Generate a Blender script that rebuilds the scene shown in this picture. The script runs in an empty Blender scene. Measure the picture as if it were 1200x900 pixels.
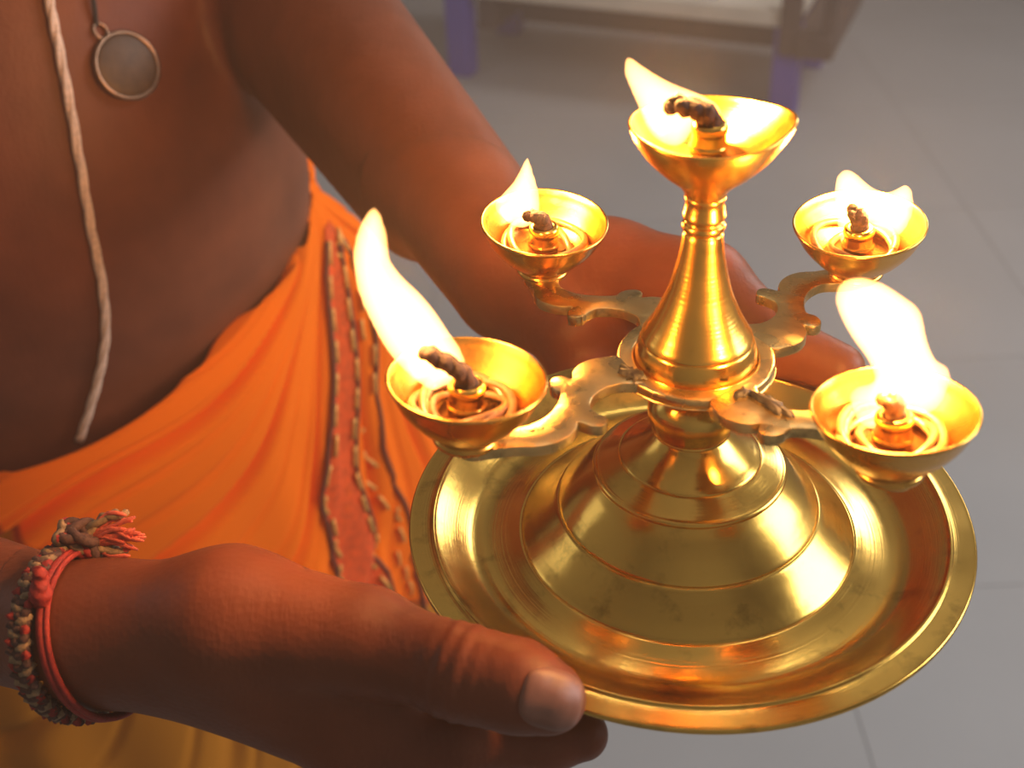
import bpy, bmesh, math, random
import numpy as np
from mathutils import Vector, Matrix

random.seed(7); np.random.seed(7)
scene = bpy.context.scene
col = scene.collection
PI = math.pi
Z0 = 1.10                       # height of the brass tray's rim above the floor

# ------------------------------------------------------------------ camera
CAM_O = np.array([-0.05198, -0.29590, 0.25783 + Z0])
CAM_R = np.array([0.999205, -0.022877, -0.032661])
CAM_U = np.array([0.039876, 0.573247, 0.818412])
CAM_F = np.array([0.0, 0.819063, -0.573704])
FPX = 1486.58
cam_d = bpy.data.cameras.new('camera'); cam = bpy.data.objects.new('camera', cam_d); col.objects.link(cam)
cam_d.sensor_width = 36.0; cam_d.lens = FPX / 1200 * 36.0; cam_d.clip_start = 0.01
cam.matrix_world = Matrix(((CAM_R[0], CAM_U[0], -CAM_F[0], CAM_O[0]), (CAM_R[1], CAM_U[1], -CAM_F[1], CAM_O[1]),
                           (CAM_R[2], CAM_U[2], -CAM_F[2], CAM_O[2]), (0, 0, 0, 1)))
cam_d.dof.use_dof = True; cam_d.dof.focus_distance = 0.395; cam_d.dof.aperture_fstop = 13.0
scene.camera = cam

# ------------------------------------------------------------------ world, daylight, exposure
scene.view_settings.view_transform = 'Standard'; scene.view_settings.look = 'None'
scene.view_settings.exposure = 0.0; scene.view_settings.gamma = 1.0
scene.view_settings.use_curve_mapping = False
world = bpy.data.worlds.new('world'); scene.world = world; world.use_nodes = True
wb = world.node_tree.nodes['Background']; wb.inputs[0].default_value = (0.80, 0.90, 1.0, 1); wb.inputs[1].default_value = 1.0

vs = world.node_tree.nodes.new('ShaderNodeVolumeScatter'); vs.inputs['Color'].default_value = (1, 1, 1, 1)   # thin haze added to the air to give the flames a glow
vs.inputs['Density'].default_value = 0.05; vs.inputs['Anisotropy'].default_value = 0.0
world.node_tree.links.new(vs.outputs[0], world.node_tree.nodes['World Output'].inputs['Volume'])
def area(name, loc, target, sx, sy, power, color=(1, 1, 1)):
    d = bpy.data.lights.new(name, 'AREA'); d.shape = 'RECTANGLE'; d.size = sx; d.size_y = sy; d.energy = power; d.color = color
    o = bpy.data.objects.new(name, d); col.objects.link(o); o.location = loc
    o.rotation_euler = (Vector(target) - Vector(loc)).to_track_quat('-Z', 'Y').to_euler()
    return o
area('daylight_window_1', (2.17, 0.15, 1.95), (-0.3, 0.4, 1.1), 1.2, 1.2, 52, (0.98, 0.98, 1.0))
area('daylight_window_2', (2.17, 2.6, 2.3), (0.2, 0.8, 0.6), 0.9, 1.1, 42, (0.98, 0.98, 1.0))
area('daylight_window_3', (-2.47, 1.0, 2.0), (0, 1.0, 1.0), 1.0, 0.9, 3, (0.98, 0.98, 1.0))
area('tube_lamp_light', (0.30, 1.0, 3.33), (0.30, 1.0, 0), 1.2, 0.05, 4, (1.0, 0.97, 0.93))

FLAME_W = 0.95                  # watts of each small flame
FLAME_COL = (1.0, 0.43, 0.10)

# ------------------------------------------------------------------ helpers
def ray(px, py):
    return CAM_F + CAM_R * ((px - 600) / FPX) - CAM_U * ((py - 450) / FPX)
def at(px, py, d):
    return CAM_O + ray(px, py) * d
def at_z(px, py, z):
    r = ray(px, py); return CAM_O + r * ((z - CAM_O[2]) / r[2])

MATS = {}
def new_mat(name):
    m = bpy.data.materials.new(name); m.use_nodes = True
    nt = m.node_tree; b = nt.nodes['Principled BSDF']; MATS[name] = m
    return m, nt, b
def N(nt, kind, **kw):
    n = nt.nodes.new(kind)
    for k, v in kw.items():
        if k in n.inputs: n.inputs[k].default_value = v
        else: setattr(n, k, v)
    return n
def simple(name, color, rough=0.5, metal=0.0, noise=0.0, nscale=60, bump=0.0, bscale=200, sheen=0.0, coat=0.0):
    m, nt, b = new_mat(name)
    b.inputs['Base Color'].default_value = (*color, 1); b.inputs['Roughness'].default_value = rough
    b.inputs['Metallic'].default_value = metal; b.inputs['Sheen Weight'].default_value = sheen
    b.inputs['Coat Weight'].default_value = coat
    tc = N(nt, 'ShaderNodeTexCoord')
    if noise:
        n = N(nt, 'ShaderNodeTexNoise', Scale=nscale, Detail=5.0); nt.links.new(tc.outputs['Object'], n.inputs['Vector'])
        r = N(nt, 'ShaderNodeValToRGB')
        r.color_ramp.elements[0].position = .3; r.color_ramp.elements[1].position = .7
        r.color_ramp.elements[0].color = (*[c * (1 - noise) for c in color], 1)
        r.color_ramp.elements[1].color = (*[min(1, c * (1 + noise)) for c in color], 1)
        nt.links.new(n.outputs['Fac'], r.inputs['Fac']); nt.links.new(r.outputs['Color'], b.inputs['Base Color'])
    if bump:
        n2 = N(nt, 'ShaderNodeTexNoise', Scale=bscale, Detail=6.0); nt.links.new(tc.outputs['Object'], n2.inputs['Vector'])
        bp = N(nt, 'ShaderNodeBump', Strength=bump, Distance=0.001); nt.links.new(n2.outputs['Fac'], bp.inputs['Height'])
        nt.links.new(bp.outputs['Normal'], b.inputs['Normal'])
    return m

def brass(name, color, rough, stain=0.0, rings=0.0, bump=0.0, stain_scale=70):
    """Brass: lathe rings follow the object's own axis, stains are spots with shapes of their own."""
    m, nt, b = new_mat(name); L = nt.links.new
    b.inputs['Metallic'].default_value = 1.0; b.inputs['Roughness'].default_value = rough
    tc = N(nt, 'ShaderNodeTexCoord')
    n = N(nt, 'ShaderNodeTexNoise', Scale=stain_scale, Detail=8.0, Roughness=0.65); L(tc.outputs['Object'], n.inputs['Vector'])
    r = N(nt, 'ShaderNodeValToRGB'); e = r.color_ramp.elements
    e[0].position = 0.28; e[0].color = (*[c * (1 - stain) for c in color], 1)
    e[1].position = 0.46; e[1].color = (*color, 1)
    L(n.outputs['Fac'], r.inputs['Fac']); L(r.outputs['Color'], b.inputs['Base Color'])
    n3 = N(nt, 'ShaderNodeTexNoise', Scale=stain_scale * 0.6, Detail=6.0); L(tc.outputs['Object'], n3.inputs['Vector'])
    mr = N(nt, 'ShaderNodeMapRange'); mr.inputs[1].default_value = .3; mr.inputs[2].default_value = .7
    mr.inputs[3].default_value = rough * 0.75; mr.inputs[4].default_value = min(1, rough * 1.35)
    L(n3.outputs['Fac'], mr.inputs[0]); L(mr.outputs[0], b.inputs['Roughness'])
    h = None
    if rings:
        sx = N(nt, 'ShaderNodeSeparateXYZ'); L(tc.outputs['Object'], sx.inputs[0])
        cx = N(nt, 'ShaderNodeCombineXYZ'); L(sx.outputs[0], cx.inputs[0]); L(sx.outputs[1], cx.inputs[1])
        ln = N(nt, 'ShaderNodeVectorMath', operation='LENGTH'); L(cx.outputs[0], ln.inputs[0])
        ad = N(nt, 'ShaderNodeMath', operation='ADD'); L(ln.outputs['Value'], ad.inputs[0]); L(sx.outputs[2], ad.inputs[1])
        nn = N(nt, 'ShaderNodeTexNoise', noise_dimensions='1D', Scale=1800.0, Detail=3.0); L(ad.outputs[0], nn.inputs['W'])
        bp = N(nt, 'ShaderNodeBump', Strength=rings, Distance=0.0004); L(nn.outputs['Fac'], bp.inputs['Height']); h = bp
    if bump:
        n2 = N(nt, 'ShaderNodeTexNoise', Scale=260.0, Detail=6.0); L(tc.outputs['Object'], n2.inputs['Vector'])
        bp2 = N(nt, 'ShaderNodeBump', Strength=bump, Distance=0.0006); L(n2.outputs['Fac'], bp2.inputs['Height'])
        if h: L(h.outputs['Normal'], bp2.inputs['Normal'])
        h = bp2
    if h: L(h.outputs['Normal'], b.inputs['Normal'])
    return m

brass('brass_tray', (0.74, 0.45, 0.095), 0.19, 0.5, 0.10, 0.05)
brass('brass_polished', (0.84, 0.48, 0.09), 0.20, 0.35, 0.12, 0.04)
brass('brass_cup', (0.74, 0.40, 0.085), 0.24, 0.25, 0.06, 0.10)
brass('brass_arm', (0.66, 0.47, 0.19), 0.28, 0.55, 0.0, 0.45, 120)
simple('soot', (0.008, 0.006, 0.006), 0.55, 0, .5, 300, .6, 500)
simple('charred_wick', (0.035, 0.018, 0.018), 0.85, 0, .5, 400, .8, 600)
simple('cotton', (0.20, 0.095, 0.03), 0.55, 0, .25, 300, .5, 700, coat=0.6)
m, nt, b = new_mat('lamp_oil'); b.inputs['Base Color'].default_value = (0.30, 0.13, 0.03, 1); b.inputs['Roughness'].default_value = 0.06
b.inputs['Coat Weight'].default_value = 0.5; b.inputs['Transmission Weight'].default_value = 0.35

# skin: fine creases and pores as relief, slight mottling as colour
m, nt, b = new_mat('skin'); L = nt.links.new
tc = N(nt, 'ShaderNodeTexCoord')
n = N(nt, 'ShaderNodeTexNoise', Scale=26.0, Detail=5.0); L(tc.outputs['Object'], n.inputs['Vector'])
r = N(nt, 'ShaderNodeValToRGB'); e = r.color_ramp.elements
e[0].position = .3; e[0].color = (0.130, 0.033, 0.0135, 1); e[1].position = .72; e[1].color = (0.200, 0.055, 0.0230, 1)
L(n.outputs['Fac'], r.inputs['Fac']); L(r.outputs['Color'], b.inputs['Base Color'])
b.inputs['Roughness'].default_value = 0.48; b.inputs['Specular IOR Level'].default_value = 0.28
b.inputs['Subsurface Weight'].default_value = 0.08; b.inputs['Subsurface Radius'].default_value = (0.006, 0.002, 0.001); b.inputs['Subsurface Scale'].default_value = 1.0
v = N(nt, 'ShaderNodeTexVoronoi', Scale=520.0); L(tc.outputs['Object'], v.inputs['Vector'])
mp = N(nt, 'ShaderNodeMapping'); mp.inputs['Scale'].default_value = (420, 90, 90); L(tc.outputs['Object'], mp.inputs['Vector'])
n2 = N(nt, 'ShaderNodeTexNoise', Scale=1.0, Detail=4.0); L(mp.outputs[0], n2.inputs['Vector'])
ad = N(nt, 'ShaderNodeMath', operation='MULTIPLY_ADD'); ad.inputs[1].default_value = 0.45
L(v.outputs['Distance'], ad.inputs[0]); L(n2.outputs['Fac'], ad.inputs[2])
bp = N(nt, 'ShaderNodeBump', Strength=0.22, Distance=0.0008); L(ad.outputs[0], bp.inputs['Height']); L(bp.outputs['Normal'], b.inputs['Normal'])
simple('nail', (0.20, 0.085, 0.055), 0.48, 0, .12, 120, .1, 300)

# cloth colour comes from the woven pattern stored on the mesh
m, nt, b = new_mat('dhoti_cloth'); L = nt.links.new
at_n = N(nt, 'ShaderNodeAttribute', attribute_name='weave'); L(at_n.outputs['Color'], b.inputs['Base Color'])
b.inputs['Roughness'].default_value = 0.9; b.inputs['Specular IOR Level'].default_value = 0.12
tc = N(nt, 'ShaderNodeTexCoord'); n = N(nt, 'ShaderNodeTexNoise', Scale=900.0, Detail=3.0); L(tc.outputs['Object'], n.inputs['Vector'])
bp = N(nt, 'ShaderNodeBump', Strength=0.25, Distance=0.0006); L(n.outputs['Fac'], bp.inputs['Height']); L(bp.outputs['Normal'], b.inputs['Normal'])
simple('border_red', (0.74, 0.075, 0.002), 0.9, 0, .2, 200, .3, 700)
simple('gold_thread', (0.80, 0.36, 0.07), 0.45, 0.3, .2, 300)
simple('maroon_thread', (0.16, 0.035, 0.012), 0.7)
simple('white_thread', (0.72, 0.52, 0.40), 0.8, 0, .2, 500, .4, 900)
simple('red_thread', (0.26, 0.016, 0.010), 0.75, 0, .25, 500, .4, 900)
simple('pink_thread', (0.55, 0.10, 0.06), 0.8, 0, .2, 500, .4, 900)
simple('dark_thread', (0.07, 0.03, 0.022), 0.8, 0, .3, 500, .4, 900)
simple('tan_thread', (0.22, 0.14, 0.07), 0.7, 0, .3, 500, .4, 900)
simple('black_cord', (0.03, 0.02, 0.018), 0.7)
simple('pendant_metal', (0.26, 0.155, 0.10), 0.34, 1.0, .2, 200)
simple('pendant_face', (0.085, 0.045, 0.022), 0.50, 0.2, .25, 150, .2, 200)
simple('tile', (0.335, 0.323, 0.315), 0.62, 0, .05, 3)
simple('grout', (0.285, 0.275, 0.27), 0.8)
simple('wall_paint', (0.50, 0.47, 0.43), 0.8, 0, .05, 3)
simple('ceiling_paint', (0.62, 0.60, 0.56), 0.85)
simple('cream_board', (0.66, 0.58, 0.47), 0.5, 0, .08, 8)
simple('blue_paint', (0.07, 0.055, 0.36), 0.45)
simple('dark_wood', (0.07, 0.04, 0.03), 0.5, 0, .2, 20)
simple('blue_cloth', (0.10, 0.12, 0.33), 0.85, 0, .2, 20)
simple('pale_cloth', (0.55, 0.50, 0.46), 0.85, 0, .1, 20)
simple('lamp_white', (0.8, 0.8, 0.78), 0.4)

def flame_mat():
    m = bpy.data.materials.new('flame_gas'); m.use_nodes = True; nt = m.node_tree; nt.nodes.clear()
    o = nt.nodes.new('ShaderNodeOutputMaterial'); e = nt.nodes.new('ShaderNodeEmission')
    e.inputs['Color'].default_value = (1.0, 0.46, 0.14, 1); e.inputs['Strength'].default_value = 560.0
    nt.links.new(e.outputs[0], o.inputs['Volume']); MATS['flame_gas'] = m
flame_mat()

def tag(o, label=None, cat=None, group=None, kind=None):
    if label: o['label'] = label
    if cat: o['category'] = cat
    if group: o['group'] = group
    if kind: o['kind'] = kind
    return o
def empty(name, loc):
    o = bpy.data.objects.new(name, None); o.empty_display_size = .02; col.objects.link(o); o.location = tuple(float(c) for c in loc); return o
def mesh_obj(name, verts, faces, mat, parent=None, loc=(0, 0, 0), smooth=True, sharp=None, matrix=None):
    """One mesh object. verts are local to loc; with a parent, loc is in the parent's space."""
    me = bpy.data.meshes.new(name)
    me.from_pydata([tuple(map(float, v)) for v in verts], [], [tuple(map(int, f)) for f in faces]); me.validate(); me.update()
    if smooth:
        me.polygons.foreach_set('use_smooth', [True] * len(me.polygons))
        if sharp: me.set_sharp_from_angle(angle=math.radians(sharp))
    if mat: me.materials.append(MATS[mat])
    o = bpy.data.objects.new(name, me); col.objects.link(o)
    if parent: o.parent = parent
    if matrix is not None: o.matrix_local = matrix
    else: o.location = tuple(float(c) for c in loc)
    return o
def join(parts):
    V, F = [], []; k = 0
    for v, f in parts:
        V += [tuple(x) for x in v]; F += [tuple(i + k for i in q) for q in f]; k += len(v)
    return V, F
def catmull(P, n=5, closed=False):
    P = np.array(P, float); out = []; m_ = len(P)
    for i in range(m_ if closed else m_ - 1):
        if closed: p0, p1, p2, p3 = P[(i - 1) % m_], P[i], P[(i + 1) % m_], P[(i + 2) % m_]
        else: p0, p1, p2, p3 = P[max(i - 1, 0)], P[i], P[i + 1], P[min(i + 2, m_ - 1)]
        for t in np.arange(n) / n:
            out.append(.5 * ((2 * p1) + (-p0 + p2) * t + (2 * p0 - 5 * p1 + 4 * p2 - p3) * t * t + (-p0 + 3 * p1 - 3 * p2 + p3) * t ** 3))
    if not closed: out.append(P[-1])
    return np.array(out)
def lathe(profile, seg=112, warp=None):
    V, F = [], []; n = len(profile)
    for i in range(seg):
        a = 2 * PI * i / seg
        for (r, z) in profile:
            rr, zz = warp(a, r, z) if warp else (r, z)
            V.append((rr * math.cos(a), rr * math.sin(a), zz))
    for i in range(seg):
        j = (i + 1) % seg
        for k in range(n - 1): F.append((i * n + k, j * n + k, j * n + k + 1, i * n + k + 1))
    return V, F
def MM(prof): return [(a / 1000, b / 1000) for a, b in prof]
def smooth_prof(prof, n=4): return [tuple(p) for p in catmull(MM(prof), n)]
def tube(path, rad, seg=10, closed=False, flat=1.0):
    P = np.array(path, float); n = len(P)
    R = np.full(n, rad) if np.isscalar(rad) else np.array(rad, float)
    T = np.gradient(P, axis=0) if not closed else (np.roll(P, -1, 0) - np.roll(P, 1, 0))
    T /= np.linalg.norm(T, axis=1)[:, None] + 1e-12
    up = np.array([0, 0, 1.]) if abs(T[0][2]) < .9 else np.array([1., 0, 0])
    nrm = np.cross(T[0], up); nrm /= np.linalg.norm(nrm)
    V, F = [], []
    for i in range(n):
        nrm = nrm - T[i] * np.dot(nrm, T[i]); nrm /= np.linalg.norm(nrm) + 1e-12
        bn = np.cross(T[i], nrm)
        for k in range(seg):
            a = 2 * PI * k / seg; V.append(P[i] + R[i] * (math.cos(a) * nrm + flat * math.sin(a) * bn))
    for i in range(n if closed else n - 1):
        j = (i + 1) % n
        for k in range(seg): F.append((i * seg + k, i * seg + (k + 1) % seg, j * seg + (k + 1) % seg, j * seg + k))
    if not closed: F.append(tuple(range(seg))[::-1]); F.append(tuple((n - 1) * seg + k for k in range(seg)))
    return V, F
def box(x0, x1, y0, y1, z0, z1, bev=0.0):
    bm = bmesh.new(); bmesh.ops.create_cube(bm, size=1.0)
    for v in bm.verts: v.co = Vector(((x0 + x1) / 2 + v.co.x * (x1 - x0), (y0 + y1) / 2 + v.co.y * (y1 - y0), (z0 + z1) / 2 + v.co.z * (z1 - z0)))
    if bev: bmesh.ops.bevel(bm, geom=bm.edges[:], offset=bev, segments=2, affect='EDGES', profile=.5)
    bm.verts.index_update(); V = [v.co.copy() for v in bm.verts]; F = [[v.index for v in f.verts] for f in bm.faces]; bm.free(); return V, F

# ---- implicit surfaces
def smin(a, b, k):
    h = np.maximum(k - np.abs(a - b), 0) / k
    return np.minimum(a, b) - h * h * k * .25
def cone(P, a, b, r1, r2):
    a = np.asarray(a, np.float32); b = np.asarray(b, np.float32); ba = b - a; pa = P - a
    t = np.clip((pa @ ba) / np.float32(ba @ ba), 0, 1)
    d = pa - t[:, None] * ba
    return np.sqrt((d * d).sum(1)) - (r1 + t * (r2 - r1))
def ellipsoid(P, c, axes, rad):
    q = (P - np.asarray(c, np.float32)) @ np.asarray(axes, np.float32).T; rad = np.asarray(rad, np.float32)
    k0 = np.sqrt(((q / rad) ** 2).sum(1)); k1 = np.sqrt(((q / rad ** 2) ** 2).sum(1)) + 1e-9
    return k0 * (k0 - 1) / k1
def surface_nets(func, lo, hi, h):
    lo = np.array(lo, float); n = np.ceil((np.array(hi) - lo) / h).astype(int) + 1
    ax = [(lo[i] + h * np.arange(n[i])).astype(np.float32) for i in range(3)]
    D = np.empty(n, np.float32)
    for i in range(n[0]):                                  # slab by slab keeps memory small
        Y, Z = np.meshgrid(ax[1], ax[2], indexing='ij')
        Pt = np.stack([np.full(Y.size, ax[0][i], np.float32), Y.ravel(), Z.ravel()], 1)
        D[i] = func(Pt).reshape(n[1], n[2])
    D[0] = D[-1] = 1e-3; D[:, 0] = D[:, -1] = 1e-3; D[:, :, 0] = D[:, :, -1] = 1e-3
    S = D < 0
    c = n - 1
    sl = lambda o: tuple(slice(o[i], o[i] + c[i]) for i in range(3))
    cnt = np.zeros(c, np.float32); acc = np.zeros((*c, 3), np.float32)
    corners = [(i, j, k) for i in (0, 1) for j in (0, 1) for k in (0, 1)]
    for a in corners:
        for ax_ in range(3):
            if a[ax_]: continue
            b_ = list(a); b_[ax_] = 1
            da, db = D[sl(a)], D[sl(b_)]
            mk = S[sl(a)] != S[sl(b_)]
            if not mk.any(): continue
            t = da[mk] / (da[mk] - db[mk])
            pos = np.tile(np.array(a, np.float32), (len(t), 1)); pos[:, ax_] = t
            acc[mk] += pos; cnt[mk] += 1
    act = cnt > 0
    idx = np.full(c, -1, np.int64); idx[act] = np.arange(act.sum())
    ijk = np.argwhere(act)
    V = lo + h * (ijk + acc[act] / cnt[act][:, None])
    F = []
    for ax_ in range(3):
        o1, o2 = (ax_ + 1) % 3, (ax_ + 2) % 3
        a = [slice(None)] * 3; b_ = [slice(None)] * 3; a[ax_] = slice(0, n[ax_] - 1); b_[ax_] = slice(1, n[ax_])
        ch = S[tuple(a)] != S[tuple(b_)]
        e = np.argwhere(ch); e = e[(e[:, o1] > 0) & (e[:, o2] > 0) & (e[:, o1] < n[o1] - 1) & (e[:, o2] < n[o2] - 1)]
        if not len(e): continue
        ins = S[tuple(e.T)]
        def cell(d1, d2):
            q = e.copy(); q[:, o1] -= d1; q[:, o2] -= d2; return idx[tuple(q.T)]
        Q = np.stack([cell(1, 1), cell(0, 1), cell(0, 0), cell(1, 0)], 1)
        Q[~ins] = Q[~ins][:, ::-1]
        F.append(Q)
    return V, np.concatenate(F)

# ================================================================== THE ROOM
XL, XR, YF, YB, H = -2.5, 2.2, -2.2, 4.8, 3.4
floor = tag(mesh_obj('floor', *box(XL, XR, YF, YB, -.10, -.0012), 'grout', smooth=False), kind='structure')
floor['label'] = 'pale grey tiled floor far below the lamp'
TS = 0.60
tx0 = at_z(1012, 860, 0)[0]; ty0 = at_z(1150, 686, 0)[1]       # one joint crossing seen to the right of the tray
tb = box(0, TS - .003, 0, TS - .003, -.006, 0, .0006); tile_me = None
ix0 = math.floor((XL - tx0) / TS); ix1 = math.ceil((XR - tx0) / TS); iy0 = math.floor((YF - ty0) / TS); iy1 = math.ceil((YB - ty0) / TS)
for i in range(ix0, ix1):
    for j in range(iy0, iy1):
        x, y = tx0 + i * TS, ty0 + j * TS
        if x < XL or y < YF or x + TS > XR or y + TS > YB: 
            x0, x1, y0, y1 = max(x, XL), min(x + TS - .004, XR), max(y, YF), min(y + TS - .004, YB)
            if x1 - x0 < .02 or y1 - y0 < .02: continue
            mesh_obj('tile', *box(x0 - x, x1 - x, y0 - y, y1 - y, -.006, 0, .001), 'tile', floor, (x, y, 0), smooth=False)
        elif tile_me is None:
            t = mesh_obj('tile', *tb, 'tile', floor, (x, y, 0), smooth=False); tile_me = t.data
        else:
            t = bpy.data.objects.new('tile', tile_me); col.objects.link(t); t.parent = floor; t.location = (x, y, 0)
def wall(name, parts):
    return tag(mesh_obj(name, *join(parts), 'wall_paint', smooth=False), kind='structure')
T = .12
def wall_with_opening(axis, pos, sgn, a0, a1, wa0, wa1, wz0, wz1):
    p0, p1 = (pos, pos + sgn * T) if sgn > 0 else (pos - T, pos)
    segs = [(a0, wa0, 0, H), (wa1, a1, 0, H), (wa0, wa1, 0, wz0), (wa0, wa1, wz1, H)]
    return [box(p0, p1, s[0], s[1], s[2], s[3]) if axis == 'x' else box(s[0], s[1], p0, p1, s[2], s[3]) for s in segs]
wall('wall_right', wall_with_opening('x', XR, 1, YF, 1.4, -.45, .75, 1.35, 2.55) + wall_with_opening('x', XR, 1, 1.4, YB, 2.15, 3.05, 1.75, 2.85))
wall('wall_front', [box(XL - T, XR + T, YF - T, YF, 0, H)])
wall('wall_left', wall_with_opening('x', XL, -1, YF, YB, .5, 1.5, 1.55, 2.45))
wall('wall_back', [box(XL - T, XR + T, YB, YB + T, 0, H)])
tag(mesh_obj('ceiling', *box(XL - T, XR + T, YF - T, YB + T, H, H + .1), 'ceiling_paint', smooth=False), kind='structure')

# ================================================================== THE PERSON (implicit body)
A3 = lambda v: np.array(v, float)
TC = A3([-0.330, 0.425]); PSI = math.radians(-50)
TF = A3([math.cos(PSI), math.sin(PSI)]); TL = A3([-math.sin(PSI), math.cos(PSI)])
T_Z = Z0 + np.array([-.40, -.28, -.16, -.06, .05, .16, .26, .34, .40])
T_A = np.array([.165, .168, .158, .150, .150, .160, .172, .165, .10])
T_B = np.array([.115, .120, .118, .118, .112, .112, .112, .090, .055])
def torso(P):
    z = P[:, 2]; a = np.interp(z, T_Z, T_A).astype(np.float32); b_ = np.interp(z, T_Z, T_B).astype(np.float32)
    q = P[:, :2] - TC.astype(np.float32); l = q @ TL.astype(np.float32); f = q @ TF.astype(np.float32)
    k0 = np.sqrt((l / a) ** 2 + (f / b_) ** 2); k1 = np.sqrt((l / a ** 2) ** 2 + (f / b_ ** 2) ** 2) + 1e-6
    d = k0 * (k0 - 1) / k1
    return np.maximum(d, np.maximum(z - T_Z[-1], T_Z[0] - z))
def T3(l, f, z): return np.append(TC + TL * l + TF * f, z + Z0)
I3 = np.eye(3)
# right (near) arm
EL = A3([-.375, .095, -.070 + Z0]); SH = A3([-.445, .30, .27 + Z0])
W = at(88, 742, .366)
BACK = ray(88, 742); BACK = BACK / np.linalg.norm(BACK)
# left (far) arm
EL2 = at(352, -6, .70); SH2 = T3(.185, -.01, .28); W2 = at(603, 322, .515)

def near_hand(P):
    th0, th1, th2, th3 = at(272, 732, .352), at(428, 752, .338), at(545, 789, .3245), at(646, 819, .3185)
    i0, i1, i2, i3 = at(415, 862, .350), at(545, 862, .3455), at(640, 866, .3460), at(682, 861, .3460)
    d = cone(P, EL, W, .030, .0182)
    d = smin(d, cone(P, EL + BACK * .010, W + BACK * .016, .030, .0178), .008)
    ie = [i0, i0 + A3([.004, .013, -.015]), i0 + A3([.0, .024, -.030]), i0 + A3([-.010, .032, -.044])]
    m_ = None
    for k, q in enumerate(ie):                                     # metacarpals
        c_ = cone(P, W + BACK * (.004 + .005 * k) + A3([.015, 0, -.002]), q, .0165 - .001 * k, .0125 - .001 * k)
        m_ = c_ if m_ is None else smin(m_, c_, .008)
    d = smin(d, m_, .010)
    t_ = smin(cone(P, W + A3([.008, 0, .0]), th0, .0185, .0205), cone(P, th0, th1, .0205, .0146), .008)     # thenar ball
    d = smin(d, t_, .012)
    d = smin(d, cone(P, at(320, 790, .352), at(455, 826, .345), .014, .0095), .008)            # web between thumb and forefinger
    fing = cone(P, i0, i1, .0125, .0108)
    fing = smin(fing, cone(P, i1, i2, .0098, .0088), .003); fing = smin(fing, cone(P, i2, i3, .0088, .0072), .003)
    for q, ln, dirs in ((ie[1], (.044, .028, .020), (.90, .36, .20)), (ie[2], (.040, .027, .019), (.80, .50, .30)), (ie[3], (.032, .020, .017), (.75, .50, .42))):
        u_ = A3(dirs) / np.linalg.norm(dirs); a = q; rr = .0105
        for s_, l_ in enumerate(ln):
            b_ = a + u_ * l_; fing = smin(fing, cone(P, a, b_, rr, rr - .001), .0015); a = b_; rr -= .001; u_ = u_ + A3([0, 0, -.10]); u_ /= np.linalg.norm(u_)
    d = smin(d, fing, .006)
    t_ = cone(P, th1, th2, .0138, .0112)
    t_ = smin(t_, cone(P, th2, at(606, 804, .3205), .0112, .0108), .006)
    t_ = smin(t_, cone(P, at(606, 804, .3205), th3, .0108, .0088), .006)
    ta = (th3 - th2) / np.linalg.norm(th3 - th2); sc = (P - th2.astype(np.float32)) @ ta.astype(np.float32) + .002
    t_ = t_ + (.00030 * np.exp(-(sc / .0075) ** 2) * np.cos(sc * 2 * PI / .0046)).astype(np.float32)       # skin creases over the joint
    return smin(d, t_, .0040)
def far_hand(P):
    th0, th1, th2, th3 = at(712, 322, .497), at(826, 336, .466), at(912, 404, .449), at(984, 432, .4375)
    v2 = ray(603, 322); v2 = v2 / np.linalg.norm(v2)
    d = smin(cone(P, EL2, W2, .043, .0275), cone(P, at(375, 60, .69), at(505, 228, .60), .043, .033), .03)
    d = smin(d, cone(P, EL2 + v2 * .006, W2 + v2 * .012, .036, .022), .008)
    d = smin(d, cone(P, W2 + A3([.004, 0, .003]), th0, .022, .0205), .010)
    d = smin(d, cone(P, th0, th1, .0205, .0165), .010)
    heel = at(672, 392, .484)
    h_ = cone(P, W2 + A3([.004, -.004, -.004]), heel, .022, .015)
    base = A3([-.002, .066, Z0 - .030])
    fg = None
    for k in range(4):
        q = base + A3([.006 * (1.5 - abs(k - 1)), .018 - .019 * k, 0])
        h_ = smin(h_, cone(P, heel + A3([.004, .01 - .004 * k, -.012]), q, .014, .0115), .006)
        a = q; rr = .0105; u_ = A3([.96, -.26, .06])
        for l_ in (.030, .022, .016):
            b_ = a + u_ * l_; e = cone(P, a, b_, rr, rr - .001); fg = e if fg is None else smin(fg, e, .0015); a = b_; rr -= .001; u_ = u_ + A3([-.05, -.12, .0])
    d = smin(d, smin(h_, fg, .005), .010)
    t_ = cone(P, th1, th2, .0160, .0112); t_ = smin(t_, cone(P, th2, th3, .0115, .0088), .004)
    return smin(d, t_, .005)
def trunk(P):
    d = torso(P)
    d = smin(d, ellipsoid(P, T3(0.0, .052, -.075), [[*TL, 0], [*TF, 0], [0, 0, 1]], (.125, .078, .115)), .06)   # belly
    d = smin(d, ellipsoid(P, T3(.075, .055, .22), [[*TL, 0], [*TF, 0], [0, 0, 1]], (.075, .055, .06)), .05)
    d = smin(d, ellipsoid(P, T3(-.075, .055, .22), [[*TL, 0], [*TF, 0], [0, 0, 1]], (.075, .055, .06)), .05)
    nav = T3(.0, .1275, -.105)
    return d
def arms(P):
    d = cone(P, SH, EL, .050, .038)
    d = smin(d, cone(P, EL, W, .030, .0182), .008); d = smin(d, cone(P, EL + BACK * .010, W + BACK * .016, .030, .0178), .008)
    v2 = ray(603, 322); v2 = v2 / np.linalg.norm(v2)
    e = smin(cone(P, SH2, EL2, .050, .041), cone(P, at(375, 60, .69), at(505, 228, .60), .043, .033), .03)
    e = smin(e, cone(P, EL2, W2, .043, .0275), .008); e = smin(e, cone(P, EL2 + v2 * .006, W2 + v2 * .012, .036, .022), .008)
    return np.minimum(d, e)
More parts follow.
